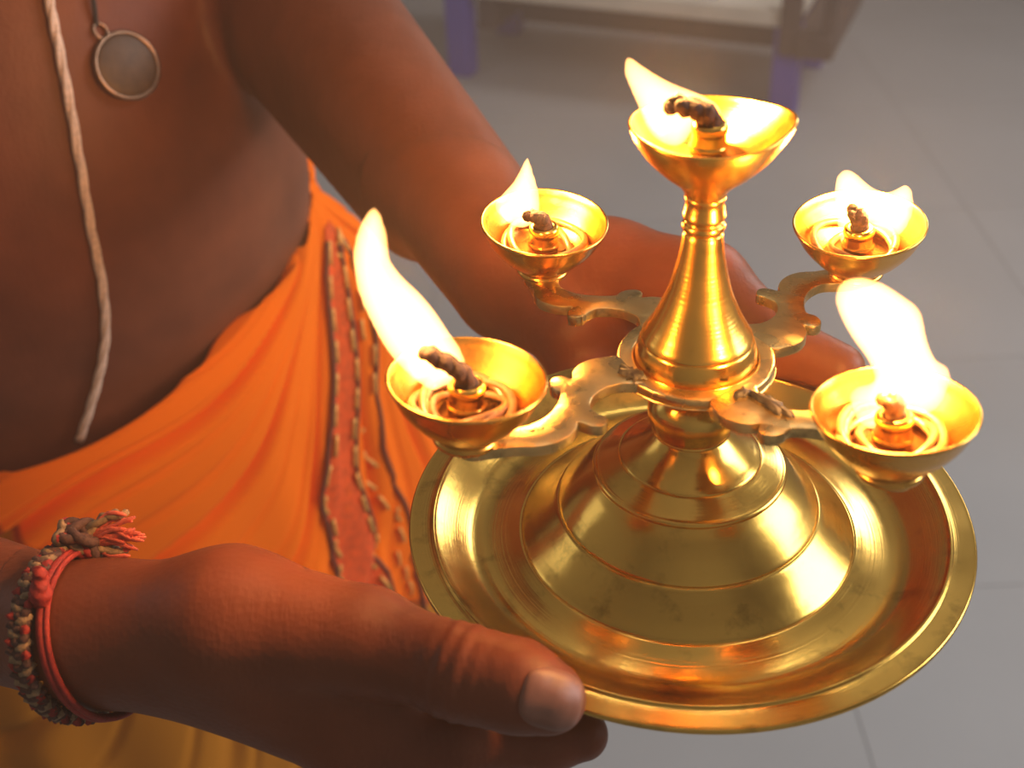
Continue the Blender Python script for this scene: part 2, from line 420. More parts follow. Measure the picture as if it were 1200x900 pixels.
def head(P):
    hc = T3(0, .03, .62); ax = [[*TL, 0], [*TF, 0], [0, 0, 1]]
    d = cone(P, T3(0, -.01, .36), T3(0, .015, .54), .062, .056)
    h_ = ellipsoid(P, hc, ax, (.076, .098, .112)); h_ = smin(h_, ellipsoid(P, T3(0, .065, .555), ax, (.052, .050, .050)), .03)
    h_ = smin(h_, cone(P, T3(0, .118, .625), T3(0, .138, .590), .008, .013), .015)
    for s in (-1, 1):
        h_ = smin(h_, ellipsoid(P, T3(s * .078, .01, .605), ax, (.010, .022, .032)), .008)
        h_ = np.maximum(h_, -ellipsoid(P, T3(s * .032, .128, .628), ax, (.017, .020, .012)))
        h_ = smin(h_, ellipsoid(P, T3(s * .032, .110, .628), ax, (.013, .013, .013)), .004)
    h_ = smin(h_, cone(P, T3(-.018, .112, .562), T3(.018, .112, .562), .008, .008), .012)
    return smin(d, h_, .03)
def legs(P):
    d = None
    for s in (-1, 1):
        for a, b_, r1, r2 in ((T3(s * .085, 0, -.22), T3(s * .09, .015, -.62), .085, .058), (T3(s * .09, .015, -.62), T3(s * .09, -.01, .085 - Z0), .056, .036),
                              (T3(s * .09, -.015, .045 - Z0), T3(s * .10, .15, .022 - Z0), .036, .022)):
            e = cone(P, a, b_, r1, r2); d = e if d is None else smin(d, e, .03)
    return d
def body_all(P):
    P = np.asarray(P, np.float32)
    d = smin(trunk(P), arms(P), .03)
    d = smin(d, head(P), .04); d = smin(d, legs(P), .05)
    return d
def body_ray(P):                     # what a thread or a bracelet can lie against
    P = np.asarray(P, np.float32); return trunk(P)
SEAM_X = -.198; SEAM_Y = .205
def coarse_mid(P):
    d = smin(trunk(P), arms(P), .02)
    near = (P[:, 0] > SEAM_X) & (P[:, 1] < .10); far = (P[:, 0] > -.14) & (P[:, 1] < SEAM_Y - .015)
    d = d + np.where(P[:, 0] > -.14, np.float32(.0009) * np.clip((SEAM_Y + .004 - P[:, 1]) / .016, 0, 1), np.float32(0))
    return np.where(near | far, np.float32(.004), d)

person = tag(empty('person', (float(TC[0]), float(TC[1]), 0)), 'bare-chested person in an orange wrap holding the brass lamp tray with both hands', 'person')
P0 = np.array([TC[0], TC[1], 0])
def put(name, V, F, mat, parent=person, off=P0, **kw):
    return mesh_obj(name, np.array(V) - off, F, mat, parent, **kw)
near_f = lambda P: np.maximum(near_hand(P), (SEAM_X - .006) - P[:, 0])
far_f = lambda P: np.maximum(far_hand(P) + np.float32(.0009) * np.clip((P[:, 1] - (SEAM_Y - .004)) / .016, 0, 1), P[:, 1] - (SEAM_Y + .015))
pieces = [surface_nets(near_f, (-.212, -.125, Z0 - .075), (.035, .055, Z0 + .045), .0011),
          surface_nets(far_f, (-.160, -.01, Z0 - .065), (.115, .240, Z0 + .085), .0021),
          surface_nets(coarse_mid, (-.56, .03, Z0 - .26), (-.02, .70, Z0 + .20), .0050),
          surface_nets(lambda P: smin(smin(trunk(P), arms(P), .03), head(P), .04), (-.56, .10, Z0 + .192), (-.02, .72, Z0 + .76), .006),
          surface_nets(legs, (-.56, .12, 0.0), (-.06, .72, Z0 - .20), .010)]
# the near forearm between the wrist seam and the trunk block
pieces.append(surface_nets(lambda P: np.where(P[:, 0] > SEAM_X, np.float32(.004), arms(P)), (-.44, -.10, Z0 - .14), (-.185, .045, Z0 + .06), .0035))
bV, bF = join([(v, f) for v, f in pieces])
body = put('body', bV, bF, 'skin')
body['label'] = 'dark brown skin of torso, arms and hands'

def march(o, d, f, n=90, tmax=3.0):
    o = np.array(o, float); d = np.array(d, float); L_ = np.linalg.norm(d); d = d / L_; t = 0.0
    for _ in range(n):
        s = float(f((o + d * t)[None].astype(np.float32))[0])
        if s < .0003: break
        t += s * .8
        if t > tmax: return None
    return o + d * t
def normal(p, f, e=.002):
    g = np.array([float(f((p + e * v)[None].astype(np.float32))[0]) - float(f((p - e * v)[None].astype(np.float32))[0]) for v in np.eye(3)])
    return g / (np.linalg.norm(g) + 1e-9)

# thumbnails: a curved plate that follows the thumb's surface
def nail(name, f, px, py, d, ux, uy, half_l, half_w):
    c = march(CAM_O, ray(px, py), f)
    n_ = normal(c, f); view = -ray(px, py); n_ = .55 * n_ + .45 * view / np.linalg.norm(view); n_ /= np.linalg.norm(n_)
    u_ = at(px + ux, py + uy, d) - at(px, py, d); u_ -= n_ * (u_ @ n_); u_ /= np.linalg.norm(u_); w_ = np.cross(n_, u_)
    nu, nv = 15, 13; V = []; F = []
    for lay in (0, 1):
        for i in range(nu):
            for j in range(nv):
                a, b_ = -1 + 2 * i / (nu - 1), -1 + 2 * j / (nv - 1)
                k = (1 - abs(a) ** 3.2 * .30) ; k2 = 1 - abs(b_) ** 3 * .12
                p = c + u_ * a * half_l * k2 + w_ * b_ * half_w * k
                hit = march(p + n_ * .02, -n_, f)
                hit = p if hit is None or np.linalg.norm(hit - p) > .012 else hit
                edge = max(abs(a), abs(b_)); lift = .0005 - (.0012 if lay else 0) + (.0004 if a > .8 else 0) - .0004 * (edge > .95) * (1 - lay)
                V.append(hit + n_ * lift)
    m_ = nu * nv
    for i in range(nu - 1):
        for j in range(nv - 1):
            q = (i * nv + j, (i + 1) * nv + j, (i + 1) * nv + j + 1, i * nv + j + 1); F.append(q); F.append(tuple(m_ + x for x in q[::-1]))
    ring = [i * nv for i in range(nu)] + [(nu - 1) * nv + j for j in range(1, nv)] + [i * nv + nv - 1 for i in range(nu - 2, -1, -1)] + [j for j in range(nv - 2, 0, -1)]
    for k in range(len(ring)):
        a, b_ = ring[k], ring[(k + 1) % len(ring)]; F.append((a, a + m_, b_ + m_, b_))
    o = put(name, V, F, 'nail', body, P0); o['label'] = 'pinkish brown thumbnail'
    return o
nail('thumbnail', near_f, 648, 820, .3185, 30, 8, .0080, .0074)

# ---------------------------------------------------------------- dhoti (wrapped cloth) on the hips
HT, HZ = math.radians(56), Z0 - .118                    # the hip point the pleats fan out from
def hem_z(th):                                          # upper edge of the wrap
    return Z0 - .176 + .075 * np.clip((th - math.radians(-25)) / math.radians(95), -.2, 1.15) + .003 * np.sin(5 * th)
D_Z = Z0 + np.array([-1.06, -.80, -.55, -.40, -.30, -.22, -.16, -.10]); D_A = np.array([.235, .222, .212, .202, .192, .180, .166, .154]); D_B = np.array([.175, .170, .163, .155, .150, .146, .140, .134])
def cloth(th, z, off=0.0):
    """Point on the wrap's surface: th is the angle round the body from the front, z the height."""
    a = np.interp(z, D_Z, D_A); b_ = np.interp(z, D_Z, D_B)
    dth = np.mod(th - HT + PI, 2 * PI) - PI; s = dth * .16; dz = HZ - z
    rr = np.sqrt(s * s + dz * dz) + 1e-6; ang = np.minimum(np.arctan2(-s, dz + .012), 1.42)
    fade = np.clip(rr / .07, 0, 1) * np.clip(1.15 - rr / .55, .25, 1)
    w = ang * 23 + 1.1 * np.sin(ang * 4.3) + .7 * np.sin(rr * 31 + ang * 3)
    crease = lambda ww, k: np.exp(-(np.sin(ww) / k) ** 2)
    fold = .55 - .75 * crease(w * .5, .20) - .40 * crease(w * .83 + 1.0, .16) * (.5 + .5 * np.sin(w * .27)) + .28 * np.sin(w * .31 + .5) - .3 * crease(w * 1.31 + .4, .22) * np.clip(rr / .2 - .3, 0, 1)
    amp = .0200 * fade
    pleat = np.exp(-((dth - .25) / .30) ** 2) * np.clip((HZ + .02 - z) / .12, 0, 1) * .040      # gathered bunch falling from the hip
    vert = .0035 * np.sin(dth * 19 + 1.6 * np.sin(z * 9 + dth * 3) + 2 * np.sin(dth * 2.3)) * np.clip((HZ - .10 - z) / .2, 0, 1)
    o = off + amp * (fold - .5) + pleat + vert + .004
    return TC[0] + TL[0] * (a + o) * np.sin(th) + TF[0] * (b_ + o) * np.cos(th), TC[1] + TL[1] * (a + o) * np.sin(th) + TF[1] * (b_ + o) * np.cos(th), z + 0 * th
nth, nz = 900, 240
TH = np.linspace(-PI, PI, nth, endpoint=False); KK = np.linspace(0, 1, nz)
thg, kg = np.meshgrid(TH, KK, indexing='ij'); top = hem_z(thg); zg = top + (.05 - top) * kg ** 1.5
X, Y, Zc = cloth(thg, zg, -.003 * np.exp(-kg * 60))
V = np.stack([X, Y, Zc], -1).reshape(-1, 3)
ii, jj = np.meshgrid(np.arange(nth), np.arange(nz - 1), indexing='ij'); i2 = (ii + 1) % nth
F = np.stack([ii * nz + jj, ii * nz + jj + 1, i2 * nz + jj + 1, i2 * nz + jj], -1).reshape(-1, 4)
dhoti = put('dhoti', V, F, 'dhoti_cloth'); dhoti['label'] = 'orange cotton wrap with fanned pleats and a red border'
orange, ochre, rust = np.array([.95, .155, .0005]), np.array([.45, .16, .008]), np.array([.26, .03, .008])
edge_z = Z0 - .335 - .16 * thg; wv = np.clip((edge_z - zg) / .006, 0, 1)[..., None]; band = np.clip(1 - np.abs(edge_z - zg) / .006, 0, 1)[..., None]
cw = orange * (1 - wv) + ochre * wv; cw = cw * (1 - band) + rust * band
ca = dhoti.data.color_attributes.new('weave', 'FLOAT_COLOR', 'POINT')
ca.data.foreach_set('color', np.concatenate([cw, np.ones((*cw.shape[:2], 1))], -1).reshape(-1).astype(np.float32))
sm = dhoti.modifiers.new('thickness', 'SOLIDIFY'); sm.thickness = .0014; sm.offset = -1
# red border running down from the hip, and its embroidery
def strip(th_c, half, z0_, z1_, off, n_=120, mside=9):
    zz = np.linspace(z0_, z1_, n_); V = []; F = []
    for i, z in enumerate(zz):
        for j in range(mside):
            t_ = th_c(z) + half(z) * (-1 + 2 * j / (mside - 1)); V.append(cloth(np.float64(t_), np.float64(z), off))
    for i in range(n_ - 1):
        for j in range(mside - 1): F.append((i * mside + j, i * mside + j + 1, (i + 1) * mside + j + 1, (i + 1) * mside + j))
    return V, F
thc = lambda z: HT - math.radians(28) * min(1, max(0, HZ - z - .01) / .17) ** .8; hfw = lambda z: .03 + .085 * min(1, max(0, (HZ - z)) / .25)
bo = put('border', *strip(thc, hfw, HZ - .012, HZ - .62, .0016), 'border_red', dhoti); bo['label'] = 'red border strip of the wrap'
for side in (-1, 1, 2.7):
    parts = []
    zz = np.linspace(HZ - .02, HZ - .60, 60)
    for i in range(0, 58, 2):
        zig = .25 * math.sin(i * .9)
        p = [A3(cloth(np.float64(thc(z) + side * hfw(z) * (.80 + zig * .3)), np.float64(z), .0030)) for z in np.linspace(zz[i], zz[i + 1] - .004, 4)]
        parts.append(tube(p, .0016, 6))
    put('embroidery', *join(parts), 'gold_thread', dhoti)
    line = [A3(cloth(np.float64(thc(z) + side * hfw(z) * 1.0), np.float64(z), .0024)) for z in zz]
    put('border_edge', *tube(line, .0016, 6), 'maroon_thread', dhoti)

# ================================================================== BRASS LAMP
lamp = tag(empty('oil_lamp', (0, 0, Z0)), 'five-flame brass oil lamp on a wide round tray, held in both hands', 'oil lamp')
tray = smooth_prof([(3, 33.5), (9.5, 33), (11, 32), (12.4, 30.4), (15, 27.9), (18, 25.6), (20.5, 23.9), (20.8, 23.4), (21.4, 23.2), (24.5, 21.4), (27.0, 20.1), (28.2, 19.7), (28.8, 19.0), (28.6, 18.2), (29.2, 17.6), (31.5, 15.6), (35, 11.8), (38, 8.0), (39.2, 6.3), (39.2, 5.6), (40, 5.2), (43, 2.2), (47, -1.4), (50.3, -4.0), (50.8, -4.6), (51.6, -4.7), (55, -6), (60, -7.2), (63.5, -7.4), (66.5, -6.5), (69, -4.8), (72, -2.4), (75, -.2), (76.8, 1.0), (77.6, 1.8), (78.3, 1.7), (79, 1.1), (84, .9), (84.9, .9), (85.3, .3), (85.2, -.6), (84.2, -1.0), (79, -.9), (76, -1.8), (71, -5.0), (66, -8.6), (62, -9.2), (55, -8.0), (46, -3), (38, 5.5), (28, 16.5), (18, 21), (10, 28), (3, 30)], 4)
mesh_obj('tray', *lathe(tray, 160), 'brass_tray', lamp, sharp=50)
collar = smooth_prof([(3, 32), (10.8, 32), (11.2, 33), (11.6, 34), (12.6, 36.4), (13.0, 39.5), (12.4, 42.5), (10.6, 45), (8.5, 47), (7.6, 48.5), (8.8, 50), (9.2, 51.5), (8.2, 53), (7.8, 54.8), (3, 54.8)], 4)
mesh_obj('collar', *lathe(collar, 96), 'brass_tray', lamp, sharp=50)
ring = smooth_prof([(6, 54.8), (21, 54.8), (22, 55.2), (22.2, 56.5), (22.0, 57.8), (21.2, 58.2), (18.2, 58.2), (17.6, 57.8), (17.4, 57), (6, 57)], 4)
mesh_obj('ring_plate', *lathe(ring, 112), 'brass_arm', lamp, sharp=40)
stem = smooth_prof([(3, 57), (16.4, 57), (17.0, 58), (17.0, 59.5), (16.6, 61.5), (15.9, 63.6), (15.5, 64.2), (15.5, 65), (15.0, 66), (12.9, 69.6), (10.7, 74.2), (8.8, 79.2), (7.5, 84), (6.5, 88.6), (5.8, 93), (5.3, 96.6), (5.0, 97.2), (5.0, 97.8), (5.6, 98.3), (5.75, 99.2), (5.6, 100.0), (5.0, 100.5), (5.0, 101), (5.5, 101.5), (5.6, 102.5), (5.3, 104), (5.1, 106), (5.3, 108), (3, 108.5)], 4)
mesh_obj('stem', *lathe(stem, 96), 'brass_polished', lamp, sharp=50)
def topwarp(a, r, z):
    f = max(0, (z - .110) / .017)
    k = math.cos(a + .05); pin = max(0, k) ** 10 * .10 - .035 * math.sin(a) ** 2 + .03 * max(0, -k) ** 8
    return r * (1 + f * pin), z + f * (.0016 * max(0, k) ** 4 + .0006 * max(0, -k) ** 4 - .0006 * math.sin(a) ** 2 * (math.sin(a) < 0))
tcup = smooth_prof([(3, 107.6), (5.2, 108), (5.9, 109.6), (8, 112), (12, 115.3), (16, 119.6), (18.6, 123.8), (19.7, 126.6), (19.8, 127.3), (19.2, 127.5), (18.6, 126.5), (17.4, 124), (14.8, 120.6), (11, 117.6), (7, 116.4), (2, 116.2)], 4)
topc = mesh_obj('cup', *lathe(tcup, 112, topwarp), 'brass_polished', lamp, sharp=60)
topc['label'] = 'pinched top bowl on the stem'
holder_p = smooth_prof([(1.2, 0), (4.6, 0), (4.7, 1.2), (4.3, 1.8), (4.3, 3.2), (4.6, 3.7), (4.6, 4.4), (4.2, 4.9), (4.0, 6.6), (4.3, 7.2), (4.3, 8.2), (3.7, 8.8), (2.6, 8.8), (2.2, 8.0), (1.6, 4)], 3)
hV, hF = lathe([(a * 1.08, b * 1.38) for a, b in holder_p], 40)
mesh_obj('wick_holder', hV, hF, 'brass_polished', topc, (0, 0, .1158), sharp=50)

ARM = [(17.9, -12.2), (20.7, -14.4), (25.9, -15.5), (30.2, -14.5), (33.2, -12.6), (35.1, -10.0), (36.1, -11.6), (37.6, -12.8), (39.9, -12.6), (41.7, -10.9), (42.5, -8.3), (41.9, -5.9), (43.5, -3.7), (47.2, -0.6), (51.6, 1.8), (56.6, 2.7), (60.7, 2.0), (65.8, -1.5), (72, -3.5), (77, 0), (76, 5), (70.0, 7.4), (64.9, 9.4), (60.7, 11.9), (56.2, 12.9), (51.3, 12.1), (47.7, 10.1), (45.9, 8.3), (44.4, 11.4), (42.1, 12.9), (39.7, 12.1), (38.5, 10.3), (39.2, 7.9), (39.4, 5.0), (38.4, 3.0), (35.4, 0.4), (31.4, -1.1), (26.1, -1.0), (20.8, 2.2), (19.0, 1.0), (18.6, -6)]
def arm_mesh(scale, rise):
    o = catmull(ARM, 4, True) / 1000.0
    o[:, 0] = .0186 + (o[:, 0] - .0186) * scale
    bm = bmesh.new()
    zt = lambda x: .0583 + rise * max(0, (x - .022) / .05)
    vs = [bm.verts.new((x, y, zt(x))) for x, y in o]
    f = bm.faces.new(vs); bm.normal_update()
    if f.normal.z < 0: f.normal_flip()
    ex = bmesh.ops.extrude_face_region(bm, geom=[f]); dn = [g for g in ex['geom'] if isinstance(g, bmesh.types.BMVert)]
    for v in dn: v.co.z -= .0032
    bmesh.ops.recalc_face_normals(bm, faces=bm.faces[:])
    ed = [e for e in bm.edges if abs(e.verts[0].co.z - zt(e.verts[0].co.x)) < 1e-6 and abs(e.verts[1].co.z - zt(e.verts[1].co.x)) < 1e-6 and len(e.link_faces) == 2]
    bmesh.ops.bevel(bm, geom=ed, offset=.0005, segments=2, affect='EDGES', profile=.5)
    bmesh.ops.triangulate(bm, faces=[f for f in bm.faces if len(f.verts) > 4])
    bm.verts.index_update(); V = [v.co.copy() for v in bm.verts]; F = [[v.index for v in f.verts] for f in bm.faces]; bm.free(); return V, F
CUP = smooth_prof([(2, 0), (7.2, 0), (8.2, .6), (8.3, 1.6), (7.9, 2.3), (9, 3.6), (13, 7.2), (16.8, 12), (18.9, 16.2), (19.8, 18.0), (19.9, 18.7), (19.3, 18.9), (18.6, 17.6), (17.8, 15.6), (15.4, 11.4), (12, 7.6), (8, 5.6), (2, 5.2)], 4)
cV, cF = lathe(CUP, 96)
CUPS = {'front_left': (3.7096, .0763, .0812), 'front_right': (5.3492, .0676, .0762), 'back_right': (.6718, .0719, .0745), 'back_left': (2.1994, .0695, .0733)}
cup_mat = {}
for k, (a, R, zc) in CUPS.items():
    rise = (zc - .0187) - .0583
    arm = mesh_obj('arm', *arm_mesh(R / .0735, rise), 'brass_arm', lamp, sharp=40, matrix=Matrix.Rotation(a, 4, 'Z'))
    tilt = math.radians(-5.0)
    M = Matrix.Translation((R * math.cos(a), R * math.sin(a), zc - .0187)) @ Matrix.Rotation(a, 4, 'Z') @ Matrix.Rotation(tilt, 4, 'Y')
    c = mesh_obj('cup', cV, cF, 'brass_cup', lamp, sharp=60, matrix=M)
    mesh_obj('wick_holder', hV, hF, 'brass_polished', c, (0, 0, .005), sharp=50)
    cup_mat[k] = Matrix.Translation((0, 0, Z0)) @ M
# soot burnt onto the arms
def soot(name, px, py, sx, sy, rot):
    p = at_z(px, py, Z0 + .0590); V = []; F = []; n_ = 26; rs = [random.uniform(.45, 1.3) for _ in range(26)]
    V.append((0, 0, .0009))
    for i in range(n_):
        a = 2 * PI * i / n_; rr = rs[i]; V.append((sx * rr * math.cos(a), sy * rr * math.sin(a), .0004 + .0007 * random.random()))
    for i in range(n_):
        a = 2 * PI * i / n_; rr = 1.2 * rs[i]; V.append((sx * rr * math.cos(a), sy * rr * math.sin(a), -.0012))
    for i in range(n_):
        j = (i + 1) % n_; F.append((0, 1 + i, 1 + j)); F.append((1 + i, 1 + n_ + i, 1 + n_ + j, 1 + j))
    o = mesh_obj(name, V, F, 'soot', lamp, matrix=Matrix.Translation((p[0], p[1], p[2] - Z0)) @ Matrix.Rotation(rot, 4, 'Z'))
    o['label'] = 'black soot crust on the arm'
soot('soot', 742, 437, .0042, .0024, -.9)
soot('soot', 905, 473, .0060, .0016, -.9); soot('soot', 872, 460, .0022, .0016, .3)

# ================================================================== OIL, WICKS AND FLAMES
WH = {'front_left': 'front left', 'front_right': 'front right', 'back_right': 'back right', 'back_left': 'back left'}
nice = {'front_left': 'cup nearest the orange wrap', 'front_right': 'nearest cup on the right', 'back_right': 'far right cup', 'back_left': 'far left cup beside the forearm'}
top_M = Matrix.Translation((0, 0, Z0 + .1108))                      # so that the same local heights hold for the top bowl
def disc(r, z, n=48):
    V = [(0, 0, z)]; F = []
    for i in range(n): V.append((r * math.cos(2 * PI * i / n), r * math.sin(2 * PI * i / n), z))
    for i in range(n): V.append((r * .9 * math.cos(2 * PI * i / n), r * .9 * math.sin(2 * PI * i / n), z - .0012))
    for i in range(n): j = (i + 1) % n; F.append((0, 1 + i, 1 + j)); F.append((1 + i, 1 + n + i, 1 + n + j, 1 + j))
    F.append(tuple(range(2 * n, n, -1))); return V, F
def level(M):                                                       # oil lies level whatever the cup's tilt
    return Matrix.Translation(M.to_translation())
for k in list(CUPS) + ['top']:
    M = top_M if k == 'top' else cup_mat[k]
    where = 'pinched top bowl' if k == 'top' else nice[k]
    o = mesh_obj('lamp_oil', *disc(.0105 if k != 'top' else .0108, .0072), 'lamp_oil', matrix=level(M)); tag(o, f'amber oil lying in the {where}', 'oil', 'oil in the lamp cups')

POLY = {
 'front_left': [(437, 246), (447, 256), (453, 280), (456, 305), (472, 328), (492, 347), (510, 368), (526, 392), (540, 412), (545, 430), (538, 441), (522, 446), (508, 452), (490, 443), (472, 428), (452, 405), (436, 376), (422, 345), (415, 312), (416, 285), (424, 262)],
 'back_left': [(618, 186), (624, 202), (630, 222), (633, 243), (626, 258), (612, 264), (598, 260), (586, 250), (580, 241), (588, 230), (600, 217), (609, 202)],
 'top': [(735, 68), (748, 76), (766, 88), (786, 99), (806, 107), (828, 116), (843, 127), (844, 138), (832, 144), (815, 147), (806, 160), (796, 168), (780, 166), (764, 156), (755, 140), (748, 122), (738, 100), (732, 82)],
 'back_right': [(985, 203), (996, 202), (1008, 210), (1022, 222), (1038, 228), (1050, 224), (1060, 219), (1068, 224), (1070, 240), (1066, 258), (1056, 272), (1042, 276), (1032, 268), (1020, 258), (1004, 262), (994, 278), (986, 284), (982, 262), (979, 235), (979, 215)],
 'front_right': [(982, 338), (992, 331), (1012, 330), (1036, 338), (1058, 352), (1078, 368), (1083, 388), (1088, 408), (1098, 428), (1113, 438), (1110, 456), (1100, 474), (1082, 480), (1068, 476), (1052, 482), (1040, 492), (1026, 497), (1008, 490), (999, 474), (998, 460), (1014, 456), (1024, 448), (1024, 432), (1014, 412), (998, 390), (986, 368), (980, 350)]}
FLABEL = {'front_left': 'tall leaning flame curving left over the cup nearest the orange wrap', 'back_left': 'small pointed triangular flame on the far left cup',
          'top': 'flame blown left from the top bowl of the lamp', 'back_right': 'low two-peaked flame spreading across the far right cup',
          'front_right': 'broad tall flame rising from the nearest right cup'}
def poly_sdf(Q, P):
    d = np.full(len(Q), 1e9); ins = np.zeros(len(Q), bool)
    for i in range(len(P)):
        a, b_ = P[i], P[(i + 1) % len(P)]; e = b_ - a; w = Q - a
        t = np.clip((w @ e) / (e @ e), 0, 1); d = np.minimum(d, np.linalg.norm(w - t[:, None] * e, axis=1))
        c1 = (a[1] <= Q[:, 1]) != (b_[1] <= Q[:, 1]); xs = a[0] + (Q[:, 1] - a[1]) / (e[1] if abs(e[1]) > 1e-12 else 1e-12) * e[0]
        ins ^= c1 & (Q[:, 0] < xs)
    return np.where(ins, -d, d)
light_pos = {}
for k, poly in POLY.items():
    M = top_M if k == 'top' else cup_mat[k]
    C = np.array(M @ Vector((0, 0, .014)))
    v = C - CAM_O; v[2] = 0; v /= np.linalg.norm(v); C = C + v * .0075; hx = np.array([v[1], -v[0], 0.0])       # upright sheet through the wick
    P2 = []
    for (px, py) in catmull(poly, 3, True):
        r = ray(px, py); t = ((C - CAM_O) @ v) / (r @ v); q = CAM_O + r * t - C; P2.append((q @ hx, q[2]))
    P2 = np.array(P2); lo = P2.min(0) - .002; hi = P2.max(0) + .002; RM = .0085
    def ff(P, P2=P2):
        d2 = -poly_sdf(P[:, [0, 2]].astype(float), P2); s = np.clip(d2 / RM, 0, 1)
        th = RM * np.sqrt(np.clip(1 - (1 - s) ** 2, 0, 1)) * .9
        return np.where(d2 > 0, np.abs(P[:, 1]) - th, .001 - d2 * .5 + 0 * d2).astype(np.float32)
    fv, fF = surface_nets(ff, (lo[0], -RM - .002, lo[1]), (hi[0], RM + .002, hi[1]), .0009)
    Wd = np.stack([fv[:, 0] * hx[i] + fv[:, 1] * v[i] + (fv[:, 2] if i == 2 else 0) for i in range(3)], 1)
    fo = mesh_obj('flame', Wd, fF, 'flame_gas', loc=C); tag(fo, FLABEL[k], 'flame', 'flames of the oil lamp')
    cen = P2.mean(0); w0 = C + hx * cen[0]; w0[2] += cen[1] + {'front_left': .010, 'front_right': .010, 'top': .008, 'back_left': .005, 'back_right': .007}[k]; light_pos[k] = w0
    ld = bpy.data.lights.new('flame_light', 'POINT'); ld.energy = FLAME_W * {'front_left': .62, 'front_right': 1.2, 'top': 1.2, 'back_left': .6, 'back_right': .8}[k]
    ld.color = FLAME_COL; ld.shadow_soft_size = .007
    lo_ = bpy.data.objects.new('flame_light', ld); col.objects.link(lo_); lo_.location = tuple(w0)

def wick(k, path, rad, mat, label):
    M = top_M if k == 'top' else cup_mat[k]
    p = catmull(path, 5); n_ = len(p); rr = np.array([rad * (1.0 + .12 * math.sin(i * 1.9)) for i in range(n_)]); rr[-1] *= .55
    parts = []
    for s in range(3):                                              # three twisted strands
        q = np.array([p[i] + .45 * rr[i] * np.array([math.cos(i * .7 + s * 2.1), math.sin(i * .7 + s * 2.1), .3 * math.cos(i * .7 + s)]) for i in range(n_)])
        parts.append(tube(q, rr * .68, 8))
    o = mesh_obj('wick', *join(parts), mat, matrix=M); return tag(o, label, 'wick', 'wicks of the oil lamp')
def loc_dir(k, px0, py0, px1, py1):
    """local sideways offset in the cup's frame for a lean seen across the picture"""
    M = top_M if k == 'top' else cup_mat[k]
    C = np.array(M @ Vector((0, 0, .014))); d = np.linalg.norm(C - CAM_O)
    w = Vector(CAM_R * (px1 - px0) / FPX * d + np.array([0, 0, 1.]) * (py0 - py1) / FPX * d / .82)
    return np.array(M.to_3x3().inverted() @ w)
b0 = A3([0, 0, .0130]); b1 = A3([0, 0, .0178])
for k, (dx, dy, lab) in {'front_left': (-46, -34, 'charred wick leaning left in the cup nearest the orange wrap'), 'top': (-42, -16, 'thick charred wick bent left in the top bowl'),
                         'back_left': (-16, -8, 'short charred wick in the far left cup'), 'back_right': (-8, -14, 'burnt wick hidden in the two-peaked flame of the far right cup'),
                         'front_right': (-10, -14, 'pale wick stub under the broad flame of the nearest right cup')}.items():
    v = loc_dir(k, 0, 0, dx, dy)
    wick(k, [b0, b1, b1 + v * .45 + A3([0, 0, .001]), b1 + v], .0025 if k != 'top' else .0030, 'charred_wick' if k != 'front_right' else 'cotton', lab)
def coil(k, seed, turns, label):
    rng = np.random.RandomState(seed); M = cup_mat[k]; pts = []; n_ = int(turns * 30)
    for i in range(n_):
        a = i / 30 * 2 * PI + seed; t = i / n_
        r_ = .0080 + .0055 * (.5 + .35 * math.sin(a * .37 + seed) + .22 * math.sin(a * 1.31 + 2 * seed)); z = .0088 + .0016 * math.sin(a * 1.7) + .0022 * (r_ - .0075) / .0055 + .0010 * t
        pts.append((r_ * math.cos(a), r_ * math.sin(a), z))
    o = mesh_obj('cotton_coil', *tube(pts, .0011, 8), 'cotton', matrix=M); tag(o, label, 'wick', 'coiled cotton wicks')
coil('front_left', 1, 4.3, 'oily coiled cotton lying in the cup nearest the orange wrap')
coil('front_right', 3, 5.2, 'oily coiled cotton lying in the nearest right cup')
coil('back_right', 5, 2.4, 'burnt cotton curl lying in the far right cup')
coil('back_left', 8, 2.2, 'short cotton curl lying in the far left cup')

# ================================================================== THREADS, PENDANT, BRACELETS
def on_body(px, py, lift=.002):
    p = march(CAM_O, ray(px, py), body_ray)
    return p + normal(p, body_ray) * lift
th_px = [(50, -60), (56, 0), (66, 50), (80, 120), (94, 200), (106, 270), (118, 330), (122, 385), (116, 430), (104, 475), (92, 512)]
tp = catmull([on_body(x, y, .0030) for x, y in th_px], 6)
parts = []
for s in range(3):
    T_ = np.gradient(tp, axis=0); T_ /= np.linalg.norm(T_, axis=1)[:, None]
    q = []
    for i, p in enumerate(tp):
        n_ = normal(p, body_ray); b_ = np.cross(T_[i], n_); a = i * .55 + s * 2.1; q.append(p + .0012 * (math.cos(a) * n_ * .7 + math.sin(a) * b_))
    parts.append(tube(q, .00155, 8))
sv, sf = join(parts); o0 = np.array(sv).mean(0)
tag(mesh_obj('sacred_thread', np.array(sv) - o0, sf, 'white_thread', loc=o0), 'pale twisted cotton thread hanging down the bare chest to the waist', 'thread')

